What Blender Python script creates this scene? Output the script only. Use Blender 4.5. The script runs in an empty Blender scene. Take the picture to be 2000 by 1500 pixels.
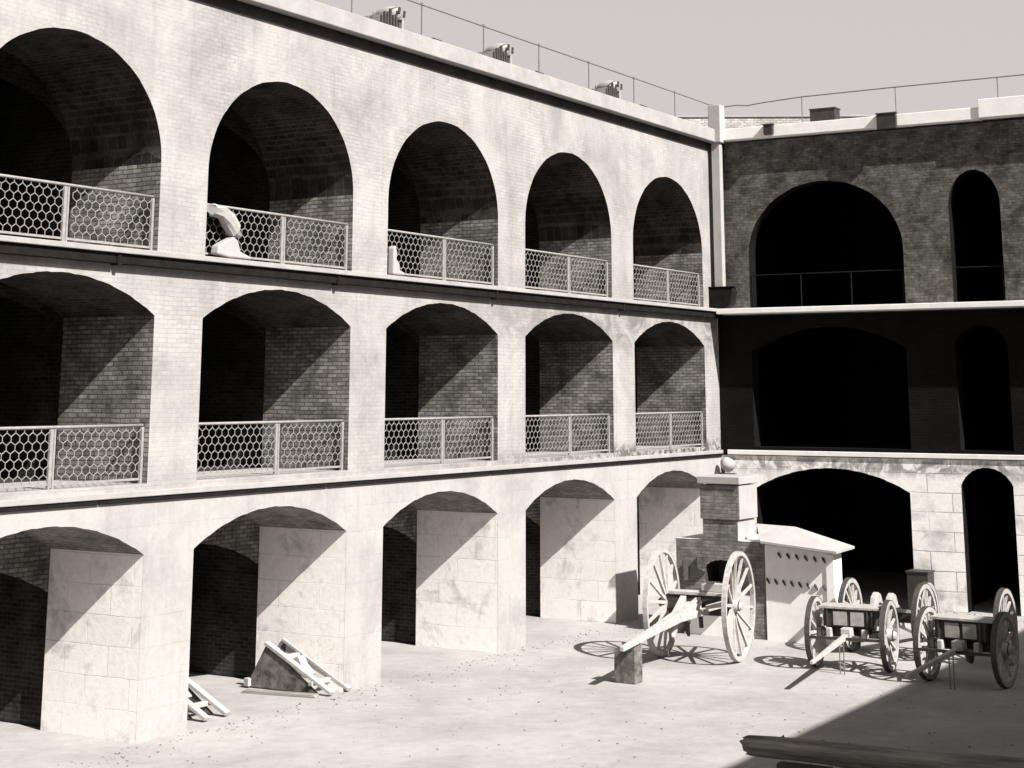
import bpy, bmesh, math, random
from mathutils import Vector, Matrix
random.seed(7)
R = math.radians
scn = bpy.context.scene
COL = scn.collection

# ------------------------------------------------------------------ camera
GZ = 0.0
EYE = 5.28
cam_d = bpy.data.cameras.new("camera")
cam = bpy.data.objects.new("camera", cam_d)
COL.objects.link(cam)
cam.location = (0, 0, EYE)
cam.rotation_euler = (R(90) + 0.2114, 0, 0)
cam_d.sensor_width = 36
cam_d.lens = 3224.0 * 36 / 2000
cam_d.shift_y = -0.3375
cam_d.clip_start = 0.05
cam_d.clip_end = 2000
scn.camera = cam
scn.render.resolution_x, scn.render.resolution_y = 1024, 768

# ------------------------------------------------------------------ light
SUN_AZ, SUN_EL = R(-46.0), R(42.0)
S = Vector((math.cos(SUN_AZ) * math.cos(SUN_EL), math.sin(SUN_AZ) * math.cos(SUN_EL), math.sin(SUN_EL)))
sd = bpy.data.lights.new("sun", 'SUN')
sd.energy = 5.0
sd.angle = R(0.5)
sd.color = (1.0, 0.965, 0.93)
sun = bpy.data.objects.new("sun", sd)
COL.objects.link(sun)
sun.rotation_euler = S.to_track_quat('Z', 'Y').to_euler()
sun.location = S * 60

w = bpy.data.worlds.new("World")
scn.world = w
w.use_nodes = True
nt = w.node_tree
for n_ in list(nt.nodes):
    nt.nodes.remove(n_)
sky = nt.nodes.new('ShaderNodeTexSky')
sky.sky_type = 'NISHITA'
sky.sun_disc = False
sky.sun_elevation = SUN_EL
sky.sun_rotation = R(136)
sky.dust_density = 3.0
bw = nt.nodes.new('ShaderNodeRGBToBW')
mx = nt.nodes.new('ShaderNodeMix'); mx.data_type = 'RGBA'; mx.blend_type = 'MULTIPLY'
mx.inputs[0].default_value = 1.0
mx.inputs[7].default_value = (1.0, 0.955, 0.935, 1)
bg = nt.nodes.new('ShaderNodeBackground')
bg.inputs['Strength'].default_value = 0.05
wo = nt.nodes.new('ShaderNodeOutputWorld')
nt.links.new(sky.outputs[0], bw.inputs[0])
nt.links.new(bw.outputs[0], mx.inputs[6])
# sky shaped for the light: brightened low in view, darker above for deep shade
geo = nt.nodes.new('ShaderNodeTexCoord')
sxyz = nt.nodes.new('ShaderNodeSeparateXYZ')
nt.links.new(geo.outputs['Generated'], sxyz.inputs[0])
mr = nt.nodes.new('ShaderNodeMapRange')
mr.interpolation_type = 'SMOOTHSTEP'
mr.inputs[1].default_value = 0.22
mr.inputs[2].default_value = 0.50
mr.inputs[3].default_value = 1.0
mr.inputs[4].default_value = 0.0
nt.links.new(sxyz.outputs[2], mr.inputs[0])
hz = nt.nodes.new('ShaderNodeMix'); hz.data_type = 'RGBA'
hz.inputs[7].default_value = (6.9, 6.45, 6.3, 1)
mh = nt.nodes.new('ShaderNodeMath'); mh.operation = 'MULTIPLY'; mh.inputs[1].default_value = 0.85
nt.links.new(mr.outputs[0], mh.inputs[0])
nt.links.new(mh.outputs[0], hz.inputs[0])
nt.links.new(mx.outputs[2], hz.inputs[6])
nt.links.new(hz.outputs[2], bg.inputs['Color'])
nt.links.new(bg.outputs[0], wo.inputs['Surface'])
scn.view_settings.view_transform = 'Standard'
scn.view_settings.look = 'None'
scn.view_settings.gamma = 1
scn.view_settings.exposure = 1.0

# ------------------------------------------------------------------ layout
aL = 0.54497
U = Vector((-math.sin(aL), -math.cos(aL), 0))     # along the arcade, towards the camera
N = Vector((math.cos(aL), -math.sin(aL), 0))      # out of the arcade into the courtyard = along the end wall
C = Vector((5.6374, 45.9008, 0))                  # the inner corner of the courtyard
ROT_L = math.atan2(U.y, U.x)
ROT_R = math.atan2(N.y, N.x)
OFF, PER, WID = 0.887, 5.287, 4.133               # first opening, bay, opening width
NB = 6
Z1, Z2, Z3 = 3.68, 7.43, 12.08                    # string courses and cornice
SW = 1.3


def LP(s, dep, z):                                 # a place on the arcade wall
    p = C + U * s - N * dep
    return Vector((p.x, p.y, z))


# ------------------------------------------------------------------ materials
MATS = {}


def new_mat(name):
    m = bpy.data.materials.new(name)
    m.use_nodes = True
    nt = m.node_tree
    b = nt.nodes['Principled BSDF']
    MATS[name] = m
    return m, nt, b


def nd(nt, t, **k):
    n = nt.nodes.new(t)
    for a, v in k.items():
        setattr(n, a, v)
    return n


def ramp(nt, src, stops):
    r = nd(nt, 'ShaderNodeValToRGB')
    e = r.color_ramp.elements
    e[0].position, e[0].color = stops[0][0], (*[stops[0][1]] * 3, 1)
    e[1].position, e[1].color = stops[1][0], (*[stops[1][1]] * 3, 1)
    for p, v in stops[2:]:
        x = e.new(p)
        x.color = (v, v, v, 1)
    nt.links.new(src, r.inputs[0])
    return r.outputs[0]


def mul(nt, a, b, fac=1.0):
    m = nd(nt, 'ShaderNodeMix', data_type='RGBA', blend_type='MULTIPLY')
    m.inputs[0].default_value = fac
    for i, v in ((6, a), (7, b)):
        if isinstance(v, tuple):
            m.inputs[i].default_value = (*v, 1)
        else:
            nt.links.new(v, m.inputs[i])
    return m.outputs[2]


def noise(nt, vec, scale, detail=6, rough=0.6, dist=0.0):
    n = nd(nt, 'ShaderNodeTexNoise')
    n.inputs['Scale'].default_value = scale
    n.inputs['Detail'].default_value = detail
    n.inputs['Roughness'].default_value = rough
    n.inputs['Distortion'].default_value = dist
    if vec is not None:
        nt.links.new(vec, n.inputs['Vector'])
    return n.outputs['Fac']


def wall_coords(nt, plan=False):
    tc = nd(nt, 'ShaderNodeTexCoord')
    sp = nd(nt, 'ShaderNodeSeparateXYZ')
    nt.links.new(tc.outputs['Object'], sp.inputs[0])
    ad = nd(nt, 'ShaderNodeMath', operation='ADD')
    nt.links.new(sp.outputs[0], ad.inputs[0])
    nt.links.new(sp.outputs[1], ad.inputs[1])
    cb = nd(nt, 'ShaderNodeCombineXYZ')
    if plan:                                        # vaults: courses run into the wall
        nt.links.new(sp.outputs[1], cb.inputs[0])
        nt.links.new(sp.outputs[0], cb.inputs[1])
    else:
        nt.links.new(ad.outputs[0], cb.inputs[0])
        nt.links.new(sp.outputs[2], cb.inputs[1])
    return tc.outputs['Object'], cb.outputs[0], sp


def masonry(name, base, bw_, bh, mortar, mortar_val, var, stain=(0.35, 0.62, 0.55, 1.0), rough=0.9,
            bump=0.3, stain_scale=0.6, grain=0.12, bias=0.0, band=None, fade=1.0, streak=0.0, plan=False):
    m, nt, b = new_mat(name)
    obj, flat, sp = wall_coords(nt, plan)
    # slight waviness so that courses are not ruler straight
    br = nd(nt, 'ShaderNodeTexBrick')
    br.offset = 0.5
    br.inputs['Scale'].default_value = 1.0
    br.inputs['Brick Width'].default_value = bw_
    br.inputs['Row Height'].default_value = bh
    br.inputs['Mortar Size'].default_value = mortar
    br.inputs['Mortar Smooth'].default_value = 0.3
    br.inputs['Bias'].default_value = bias
    lo = tuple(c * (1 - var) for c in base)
    hi = tuple(min(1, c * (1 + var)) for c in base)
    br.inputs['Color1'].default_value = (*lo, 1)
    br.inputs['Color2'].default_value = (*hi, 1)
    br.inputs['Mortar'].default_value = (*[c * mortar_val for c in base], 1)
    wob = noise(nt, obj, 1.5, 3)
    mm = nd(nt, 'ShaderNodeMath', operation='MULTIPLY_ADD')
    mm.inputs[1].default_value = 0.05
    mm.inputs[2].default_value = -0.025
    nt.links.new(wob, mm.inputs[0])
    va = nd(nt, 'ShaderNodeVectorMath', operation='ADD')
    nt.links.new(flat, va.inputs[0])
    cb = nd(nt, 'ShaderNodeCombineXYZ')
    nt.links.new(mm.outputs[0], cb.inputs[1])
    nt.links.new(cb.outputs[0], va.inputs[1])
    nt.links.new(va.outputs[0], br.inputs['Vector'])
    col = br.outputs['Color']
    if fade < 1:                                    # courses worn away in large patches
        pm = ramp(nt, noise(nt, obj, 0.55, 4, 0.6), [(0.40, 0.0), (0.62, fade)])
        mixc = nd(nt, 'ShaderNodeMix', data_type='RGBA')
        nt.links.new(pm, mixc.inputs[0])
        mixc.inputs[6].default_value = (*base, 1)
        nt.links.new(col, mixc.inputs[7])
        col = mixc.outputs[2]
    st = ramp(nt, noise(nt, obj, stain_scale, 8, 0.65, 0.4), [(stain[0], stain[2]), (stain[1], stain[3])])
    col = mul(nt, col, st)
    gr = ramp(nt, noise(nt, obj, 9, 8, 0.8), [(0.3, 1 - grain), (0.7, 1 + grain)])
    col = mul(nt, col, gr)
    if streak:
        mp = nd(nt, 'ShaderNodeMapping')
        mp.inputs['Scale'].default_value = (1.6, 1.6, 0.16)
        nt.links.new(obj, mp.inputs[0])
        sk = ramp(nt, noise(nt, mp.outputs[0], 2.2, 7, 0.7), [(0.30, 1 - streak), (0.50, 1.0)])
        col = mul(nt, col, sk)
    if band:                                       # grime with a shape of its own along a course
        for (zc, hw, x0, x1, dark, sc) in band:
            # mask in z
            d = nd(nt, 'ShaderNodeMath', operation='SUBTRACT'); d.inputs[1].default_value = zc
            nt.links.new(sp.outputs[2], d.inputs[0])
            a = nd(nt, 'ShaderNodeMath', operation='ABSOLUTE'); nt.links.new(d.outputs[0], a.inputs[0])
            mz = nd(nt, 'ShaderNodeMapRange'); mz.inputs[1].default_value = hw; mz.inputs[2].default_value = hw * 0.25
            nt.links.new(a.outputs[0], mz.inputs[0])
            mxn = nd(nt, 'ShaderNodeMapRange'); mxn.inputs[1].default_value = x1; mxn.inputs[2].default_value = x0
            nt.links.new(sp.outputs[0], mxn.inputs[0])
            p = nd(nt, 'ShaderNodeMath', operation='MULTIPLY')
            nt.links.new(mz.outputs[0], p.inputs[0]); nt.links.new(mxn.outputs[0], p.inputs[1])
            nn = ramp(nt, noise(nt, obj, sc, 6, 0.7, 0.8), [(0.42, 0.0), (0.56, 1.0)])
            q = nd(nt, 'ShaderNodeMath', operation='MULTIPLY')
            nt.links.new(p.outputs[0], q.inputs[0]); nt.links.new(nn, q.inputs[1])
            mixb = nd(nt, 'ShaderNodeMix', data_type='RGBA')
            nt.links.new(q.outputs[0], mixb.inputs[0])
            nt.links.new(col, mixb.inputs[6])
            mixb.inputs[7].default_value = (*[c * dark for c in base], 1)
            col = mixb.outputs[2]
    nt.links.new(col, b.inputs['Base Color'])
    b.inputs['Roughness'].default_value = rough
    b.inputs['Specular IOR Level'].default_value = 0.15
    hmix = nd(nt, 'ShaderNodeMath', operation='MULTIPLY_ADD')
    hmix.inputs[1].default_value = -1.0
    nt.links.new(br.outputs['Fac'], hmix.inputs[0])
    nt.links.new(noise(nt, obj, 14, 5, 0.7), hmix.inputs[2])
    bp = nd(nt, 'ShaderNodeBump')
    bp.inputs['Strength'].default_value = bump
    bp.inputs['Distance'].default_value = 0.012
    nt.links.new(hmix.outputs[0], bp.inputs['Height'])
    nt.links.new(bp.outputs[0], b.inputs['Normal'])
    return m


def plain(name, base, var=0.25, scale=6, rough=0.75, bump=0.15, spec=0.2, metal=0.0, stretch=None, lo=None):
    m, nt, b = new_mat(name)
    tc = nd(nt, 'ShaderNodeTexCoord')
    vec = tc.outputs['Object']
    if stretch:
        mp = nd(nt, 'ShaderNodeMapping')
        mp.inputs['Scale'].default_value = stretch
        nt.links.new(vec, mp.inputs[0])
        vec = mp.outputs[0]
    f = noise(nt, vec, scale, 7, 0.7)
    st = ramp(nt, f, [(0.32, 1 - var if lo is None else lo), (0.68, 1 + var * 0.4)])
    nt.links.new(mul(nt, base, st), b.inputs['Base Color'])
    b.inputs['Roughness'].default_value = rough
    b.inputs['Specular IOR Level'].default_value = spec
    b.inputs['Metallic'].default_value = metal
    bp = nd(nt, 'ShaderNodeBump')
    bp.inputs['Strength'].default_value = bump
    bp.inputs['Distance'].default_value = 0.01
    nt.links.new(noise(nt, vec, scale * 4, 5, 0.7), bp.inputs['Height'])
    nt.links.new(bp.outputs[0], b.inputs['Normal'])
    return m


BRICK_FACE = masonry('weathered_brick_face', (0.338, 0.323, 0.312), 0.215, 0.075, 0.007, 0.80, 0.08,
                     stain=(0.34, 0.60, 0.72, 1.06), bump=0.35, fade=0.95, streak=0.14,
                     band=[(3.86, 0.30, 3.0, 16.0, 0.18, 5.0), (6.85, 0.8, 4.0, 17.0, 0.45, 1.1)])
GRANITE_FACE = masonry('granite_face', (0.335, 0.321, 0.311), 1.15, 0.46, 0.010, 0.80, 0.04,
                       stain=(0.32, 0.55, 0.80, 1.05), bump=0.2, fade=0.5, streak=0.12)
GRANITE_JAMB = masonry('granite_reveal', (0.88, 0.85, 0.82), 0.95, 0.46, 0.008, 0.62, 0.05,
                       stain=(0.30, 0.46, 0.55, 1.02), stain_scale=1.3, bump=0.35, fade=0.85)  # made far paler than the granite face so the reveals look sunlit
GRANITE_END = masonry('whitewashed_granite', (0.86, 0.835, 0.81), 1.25, 0.47, 0.014, 0.22, 0.06,
                      stain=(0.30, 0.50, 0.50, 1.04), stain_scale=1.1, bump=0.4, fade=0.9,
                      band=[(3.45, 0.35, 14.0, 20.0, 0.35, 2.2)])
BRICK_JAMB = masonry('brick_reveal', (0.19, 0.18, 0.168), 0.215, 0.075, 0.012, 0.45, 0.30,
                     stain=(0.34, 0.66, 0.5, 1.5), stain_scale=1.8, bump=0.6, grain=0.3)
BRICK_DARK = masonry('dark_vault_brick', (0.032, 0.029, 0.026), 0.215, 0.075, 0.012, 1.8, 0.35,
                     stain=(0.36, 0.66, 0.5, 1.4), stain_scale=1.2, bump=0.5, grain=0.3)  # darkened to deepen the shade inside the casemates
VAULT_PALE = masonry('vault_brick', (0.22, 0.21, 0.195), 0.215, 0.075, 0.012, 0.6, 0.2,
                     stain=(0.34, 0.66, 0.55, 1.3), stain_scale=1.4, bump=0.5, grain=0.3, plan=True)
VAULT_DARK = masonry('shade_dark_vault_brick', (0.032, 0.029, 0.026), 0.215, 0.075, 0.012, 1.8, 0.35,
                     stain=(0.36, 0.66, 0.5, 1.6), stain_scale=1.2, bump=0.5, grain=0.4, plan=True)  # shade of the upper vaults put into the brick colour
BRICK_SHADE = masonry('shade_black_brick', (0.0045, 0.0041, 0.0038), 0.215, 0.075, 0.012, 0.8, 0.3,
                    stain=(0.34, 0.66, 0.5, 1.3), stain_scale=1.0, bump=0.3, grain=0.3)  # near black: shade of the end wall and its openings put into colour
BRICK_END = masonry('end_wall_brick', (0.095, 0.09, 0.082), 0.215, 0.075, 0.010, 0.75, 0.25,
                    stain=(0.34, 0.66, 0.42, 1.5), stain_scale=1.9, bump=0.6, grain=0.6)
BRICK_PAR = masonry('parapet_brick', (0.44, 0.42, 0.40), 0.215, 0.075, 0.012, 0.6, 0.2,
                    stain=(0.34, 0.66, 0.6, 1.1), stain_scale=1.5, bump=0.5)
BRICK_FURN = masonry('furnace_brick', (0.20, 0.19, 0.178), 0.215, 0.075, 0.010, 0.7, 0.22,
                     stain=(0.34, 0.66, 0.6, 1.25), stain_scale=2.5, bump=0.5, grain=0.3)
WHITE = plain('white_paint', (0.37, 0.356, 0.345), 0.12, 3, 0.6, 0.1)
WHITE_S = plain('white_stone_slab', (0.33, 0.318, 0.307), 0.2, 2.0, 0.85, 0.3)
WHITEWASH_LIT_TRIM = plain('whitewash_lit_trim', (0.84, 0.82, 0.79), 0.10, 3, 0.8, 0.2)  # also brightens the end wall trim, which gets only grazing sun
GREYP = plain('pale_grey_paint', (0.40, 0.382, 0.364), 0.36, 12, 0.65, 0.4)
RAILP = plain('railing_paint', (0.28, 0.268, 0.256), 0.25, 10, 0.55, 0.1)
DARKP = plain('dark_painted_wood', (0.045, 0.042, 0.038), 0.4, 6, 0.6, 0.3)
PANEL = plain('grey_panel', (0.34, 0.32, 0.30), 0.3, 8, 0.6, 0.1)
GUTTER = plain('tarred_gutter', (0.012, 0.011, 0.010), 0.5, 5, 0.8, 0.4, 0.1)
CORNICE_SHADE = plain('cornice_shade', (0.05, 0.046, 0.042), 0.7, 1.2, 0.8, 0.4)  # colour of the painted shade under the cornice
IRON = plain('rusty_iron', (0.06, 0.055, 0.05), 0.5, 12, 0.55, 0.3, 0.4)
THINIRON = plain('thin_iron', (0.16, 0.15, 0.145), 0.3, 10, 0.5, 0.1, 0.3)
WOODL = plain('bleached_wood', (0.42, 0.40, 0.38), 0.30, 9, 0.8, 0.5)
WOODS = plain('stained_wood', (0.17, 0.16, 0.145), 0.8, 5.0, 0.8, 0.5, lo=0.2)
LOGM = plain('weathered_timber', (0.29, 0.27, 0.245), 0.6, 3.0, 0.85, 0.9, stretch=(0.25, 4, 4), lo=0.25)
LEAF = plain('dark_leaves', (0.05, 0.05, 0.042), 0.5, 12, 0.8, 0.2)
ROOFM = plain('roof_asphalt', (0.20, 0.19, 0.18), 0.3, 1.5, 0.9, 0.3)

# ground: pale packed parade surface with worn dark patches
m, nt_, b_ = new_mat('parade_ground')
tc = nd(nt_, 'ShaderNodeTexCoord')
o1 = tc.outputs['Object']
c1 = ramp(nt_, noise(nt_, o1, 0.35, 8, 0.6, 0.3), [(0.35, 0.80), (0.62, 1.05)])
c2 = ramp(nt_, noise(nt_, o1, 3.2, 8, 0.75), [(0.30, 0.86), (0.60, 1.04)])
c3 = ramp(nt_, noise(nt_, o1, 26, 6, 0.8), [(0.28, 0.72), (0.42, 1.0)])
cc = mul(nt_, mul(nt_, mul(nt_, (0.345, 0.330, 0.320), c1), c2), c3)
nt_.links.new(cc, b_.inputs['Base Color'])
b_.inputs['Roughness'].default_value = 0.95
b_.inputs['Specular IOR Level'].default_value = 0.1
bp = nd(nt_, 'ShaderNodeBump'); bp.inputs['Strength'].default_value = 0.5; bp.inputs['Distance'].default_value = 0.02
nt_.links.new(noise(nt_, o1, 7, 8, 0.7), bp.inputs['Height'])
nt_.links.new(bp.outputs[0], b_.inputs['Normal'])
GROUND = m


# ------------------------------------------------------------------ mesh helpers
class MB:
    def __init__(self):
        self.v = []
        self.f = []

    def face(self, pts):
        i = len(self.v)
        self.v += [tuple(p) for p in pts]
        self.f.append(list(range(i, i + len(pts))))

    def box(self, a, b, M=None):
        x0, y0, z0 = a
        x1, y1, z1 = b
        P = [Vector(p) for p in ((x0, y0, z0), (x1, y0, z0), (x1, y1, z0), (x0, y1, z0), (x0, y0, z1), (x1, y0, z1), (x1, y1, z1), (x0, y1, z1))]
        if M is not None:
            P = [M @ p for p in P]
        i = len(self.v)
        self.v += [tuple(p) for p in P]
        self.f += [[i + k for k in q] for q in ((0, 3, 2, 1), (4, 5, 6, 7), (0, 1, 5, 4), (1, 2, 6, 5), (2, 3, 7, 6), (3, 0, 4, 7))]
        return self

    def bar(self, p, q, w_, h_, up=(0, 0, 1), w2=None, h2=None):
        """a beam of rectangular section from p to q, optionally tapering"""
        p, q = Vector(p), Vector(q)
        d = (q - p)
        L = d.length
        d.normalize()
        up = Vector(up)
        if abs(d.dot(up)) > 0.98:
            up = Vector((1, 0, 0))
        sx = d.cross(up).normalized()
        sz = sx.cross(d).normalized()
        w2 = w_ if w2 is None else w2
        h2 = h_ if h2 is None else h2
        i = len(self.v)
        for c_, ww, hh in ((p, w_, h_), (q, w2, h2)):
            for a, b in ((-1, -1), (1, -1), (1, 1), (-1, 1)):
                self.v.append(tuple(c_ + sx * (a * ww / 2) + sz * (b * hh / 2)))
        self.f += [[i + k for k in f] for f in ((0, 1, 2, 3), (7, 6, 5, 4), (0, 4, 5, 1), (1, 5, 6, 2), (2, 6, 7, 3), (3, 7, 4, 0))]
        return self

    def tube(self, pts, rad, seg=10, cap=True):
        """a round tube through pts; rad is a number or one per point"""
        pts = [Vector(p) for p in pts]
        rads = rad if isinstance(rad, (list, tuple)) else [rad] * len(pts)
        i = len(self.v)
        prev = None
        for k, p in enumerate(pts):
            d = (pts[min(k + 1, len(pts) - 1)] - pts[max(k - 1, 0)]).normalized()
            a = prev if prev is not None else (Vector((0, 0, 1)) if abs(d.z) < 0.9 else Vector((1, 0, 0)))
            s1 = d.cross(a).normalized()
            s2 = s1.cross(d).normalized()
            prev = s2
            for j in range(seg):
                t = 2 * math.pi * j / seg
                self.v.append(tuple(p + (s1 * math.cos(t) + s2 * math.sin(t)) * rads[k]))
        for k in range(len(pts) - 1):
            for j in range(seg):
                a = i + k * seg + j
                b = i + k * seg + (j + 1) % seg
                self.f.append([a, b, b + seg, a + seg])
        if cap:
            self.f.append([i + j for j in range(seg)][::-1])
            self.f.append([i + (len(pts) - 1) * seg + j for j in range(seg)])
        return self

    def prism(self, poly, y0, y1):
        """poly: (x,z) outline extruded along y"""
        n_ = len(poly)
        i = len(self.v)
        self.v += [(x, y0, z) for x, z in poly] + [(x, y1, z) for x, z in poly]
        self.f.append(list(range(i, i + n_)))
        self.f.append(list(range(i + 2 * n_ - 1, i + n_ - 1, -1)))
        for k in range(n_):
            a, b = i + k, i + (k + 1) % n_
            self.f.append([a, a + n_, b + n_, b])
        return self

    def build(self, name, mat, parent=None, smooth=False, bevel=0.0, kind=None, label=None):
        me = bpy.data.meshes.new(name)
        me.from_pydata(self.v, [], self.f)
        me.materials.append(mat)
        bm = bmesh.new()
        bm.from_mesh(me)
        bmesh.ops.recalc_face_normals(bm, faces=bm.faces)
        bm.to_mesh(me)
        bm.free()
        if smooth:
            for p in me.polygons:
                p.use_smooth = True
        me.update()
        o = bpy.data.objects.new(name, me)
        COL.objects.link(o)
        if parent is not None:
            o.parent = parent
        if bevel:
            bv = o.modifiers.new('bevel', 'BEVEL')
            bv.width = bevel
            bv.segments = 2
            bv.limit_method = 'ANGLE'
        if kind:
            o['kind'] = kind
        if label:
            o['label'] = label
        return o


def thing(name, label, cat, loc=(0, 0, 0), rz=0.0, group=None):
    o = bpy.data.objects.new(name, None)
    o.empty_display_size = 0.2
    COL.objects.link(o)
    o.location = loc
    o.rotation_euler = (0, 0, rz)
    o['label'] = label
    o['category'] = cat
    if group:
        o['group'] = group
    return o


def tag(o, label, cat, group=None):
    o['label'] = label
    o['category'] = cat
    if group:
        o['group'] = group
    return o


def copy_tree(o, parent=None):
    c = o.copy()
    COL.objects.link(c)
    c.parent = parent
    for ch in list(o.children):
        copy_tree(ch, c)
    return c


def arch(xa, xb, zs, zc, n_=44, kind='seg', t=None):
    """points of an arch curve from (xa,zs) over the crown (mid,zc) to (xb,zs)"""
    mid, hw, r = (xa + xb) / 2, (xb - xa) / 2, zc - zs
    out = []
    for k in range(n_ + 1):
        if kind == 'seg':
            x = -hw + 2 * hw * k / n_
            Rr = (hw * hw + r * r) / (2 * r)
            z = math.sqrt(max(0, Rr * Rr - x * x)) - (Rr - r)
        else:
            a = math.pi * (1 - k / n_)
            x = hw * math.cos(a)
            z = r * math.sin(a)
        wv = 0.0 if k in (0, n_) else 0.005 * math.sin(k * 1.3 + xa * 5.1) + 0.003 * math.sin(k * 2.7 + xa * 3.3)
        out.append((mid + x, zs + z + wv))
    return out


def pierced(mb, x0, x1, z0, z1, ops, y):
    """a wall sheet in the plane y with arched openings; ops = [(xa,xb,zb,zs,zc,kind)]"""
    x = x0
    for xa, xb, zb, zs, zc, kd in sorted(ops):
        mb.face([(x, y, z0), (xa, y, z0), (xa, y, zs), (xa, y, z1), (x, y, z1)])
        if zb > z0:
            mb.face([(xa, y, z0), (xb, y, z0), (xb, y, zb), (xa, y, zb)])
        cur = arch(xa, xb, zs, zc, kind=kd)
        for p, q in zip(cur, cur[1:]):
            mb.face([(p[0], y, p[1]), (q[0], y, q[1]), (q[0], y, z1), (p[0], y, z1)])
        x = xb
    mb.face([(x, y, z0), (x1, y, z0), (x1, y, z1), (x, y, z1)])


def reveal(mb, op, ya, yb, bottom=True, part='all'):
    xa, xb, zb, zs, zc, kd = op
    if part in ('all', 'jamb'):
        mb.face([(xa, ya, zb), (xa, yb, zb), (xa, yb, zs), (xa, ya, zs)])
        mb.face([(xb, ya, zb), (xb, yb, zb), (xb, yb, zs), (xb, ya, zs)])
    if part in ('all', 'soffit'):
        cur = arch(xa, xb, zs, zc, kind=kd)
        for p, q in zip(cur, cur[1:]):
            mb.face([(p[0], ya, p[1]), (q[0], ya, q[1]), (q[0], yb, q[1]), (p[0], yb, p[1])])
    if bottom and part == 'all':
        mb.face([(xa, ya, zb), (xb, ya, zb), (xb, yb, zb), (xa, yb, zb)])


# ------------------------------------------------------------------ the ground
g = MB()
g.face([(-300, -300, 0), (300, -300, 0), (300, 300, 0), (-300, 300, 0)])
go = g.build('ground', GROUND, kind='structure')

# ------------------------------------------------------------------ arcade wall (local X towards the camera, local +Y into the courtyard)
LEN = OFF + PER * NB + 0.6
DEP = 2.05
TI = [  # bottom, springing, crown, kind, sheet z0, sheet z1 | inner: springing, crown
    (0.0, 2.79, 3.342, 'seg', -0.02, Z1 - 0.04, 2.10, 2.62),
    (3.87, 6.50, 7.076, 'seg', Z1 - 0.04, Z2 - 0.1, 6.35, 6.85),
    (7.53, 8.99, 10.84, 'ell', Z2 - 0.1, Z3, 9.15, 10.35)]
aw = thing('arcade_wall', 'long sunlit three-tier arcaded brick and granite wall on the left side of the courtyard', 'fort wall', C, ROT_L)
for ti, (zb, zs, zc, kd, s0, s1, izs, izc) in enumerate(TI):
    ops = [(OFF + k * PER, OFF + k * PER + WID, zb, zs, zc, kd) for k in range(NB)]
    fm = MB()
    pierced(fm, 0.0, LEN, s0, s1, ops, 0.0)
    fm.build('granite_facade' if ti == 0 else 'brick_facade', GRANITE_FACE if ti == 0 else BRICK_FACE, aw)
    for op in ops:
        jm = MB()
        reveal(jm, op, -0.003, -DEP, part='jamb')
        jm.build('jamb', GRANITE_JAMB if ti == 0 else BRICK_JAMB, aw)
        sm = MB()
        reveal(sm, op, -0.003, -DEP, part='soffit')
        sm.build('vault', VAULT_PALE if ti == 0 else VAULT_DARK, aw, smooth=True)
        if ti:
            t_ = MB()
            t_.face([(op[0], -0.003, zb), (op[1], -0.003, zb), (op[1], -DEP, zb), (op[0], -DEP, zb)])
            t_.build('threshold', WHITE_S, aw)
    im = MB()
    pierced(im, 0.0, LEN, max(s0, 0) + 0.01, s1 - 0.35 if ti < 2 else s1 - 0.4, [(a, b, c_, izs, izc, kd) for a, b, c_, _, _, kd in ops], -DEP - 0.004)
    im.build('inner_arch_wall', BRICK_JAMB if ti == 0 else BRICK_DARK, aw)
    rm = MB()
    top = s1 - 0.36
    z0r = zb - 0.004 if ti else 0.02
    yb = -8.0
    rm.face([(0, yb, z0r), (LEN, yb, z0r), (LEN, yb, top), (0, yb, top)])
    rm.face([(0, -DEP - 0.01, top), (LEN, -DEP - 0.01, top), (LEN, yb, top), (0, yb, top)])
    for xx in (0.001, LEN - 0.001):
        rm.face([(xx, -DEP - 0.01, z0r), (xx, yb, z0r), (xx, yb, top), (xx, -DEP - 0.01, top)])
    for k in range(NB):                              # cross walls between the casemates
        xc = OFF + k * PER - (PER - WID) / 2
        if k:
            rm.box((xc - 0.4, yb + 0.01, z0r), (xc + 0.4, -DEP - 0.02, top - 0.01))
    if ti:
        rm.face([(0, -DEP - 0.01, z0r), (LEN, -DEP - 0.01, z0r), (LEN, yb, z0r), (0, yb, z0r)])
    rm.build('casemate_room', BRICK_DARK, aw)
# string courses, cornice, parapet, roof
MB().box((0.0, -0.05, Z1), (LEN, 0.075, Z1 + 0.09)).build('string_course', WHITE_S, aw, bevel=0.01)
MB().box((0.0, -0.05, Z2), (LEN, 0.21, Z2 + 0.085)).build('string_course', WHITE_S, aw, bevel=0.01)
x = 0.0
for gx in (5.9, 11.8, 17.4, 23.1, LEN):            # iron gutters in lengths below the string courses
    MB().box((x, 0.003, Z2 - 0.165), (gx - 0.012, 0.15, Z2 - 0.003)).build('gutter', GUTTER, aw, bevel=0.01)
    MB().box((gx - 0.10, 0.002, Z2 - 0.19), (gx - 0.02, 0.17, Z2 - 0.004)).build('gutter_joint', GUTTER, aw, bevel=0.01)
    MB().box((x, 0.003, Z1 - 0.075), (gx - 0.012, 0.05, Z1 - 0.003)).build('gutter', GUTTER, aw, bevel=0.01)
    x = gx
MB().box((0.0, -0.30, Z3), (LEN, 0.27, Z3 + 0.36)).build('cornice', WHITE_S, aw, bevel=0.015)
MB().box((0.0, 0.003, Z3 - 0.19), (LEN, 0.05, Z3 - 0.003)).build('cornice_shade_band', CORNICE_SHADE, aw)  # added dark band, the cornice's cast shade as a painted strip
MB().box((-9, -12.0, Z3 + 0.02), (LEN, -0.302, Z3 + 0.10)).build('roof_slab', ROOFM, aw)
MB().box((0.0, -12.0, -0.02), (LEN, -8.02, Z3)).build('outer_wall', BRICK_END, aw)

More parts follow.
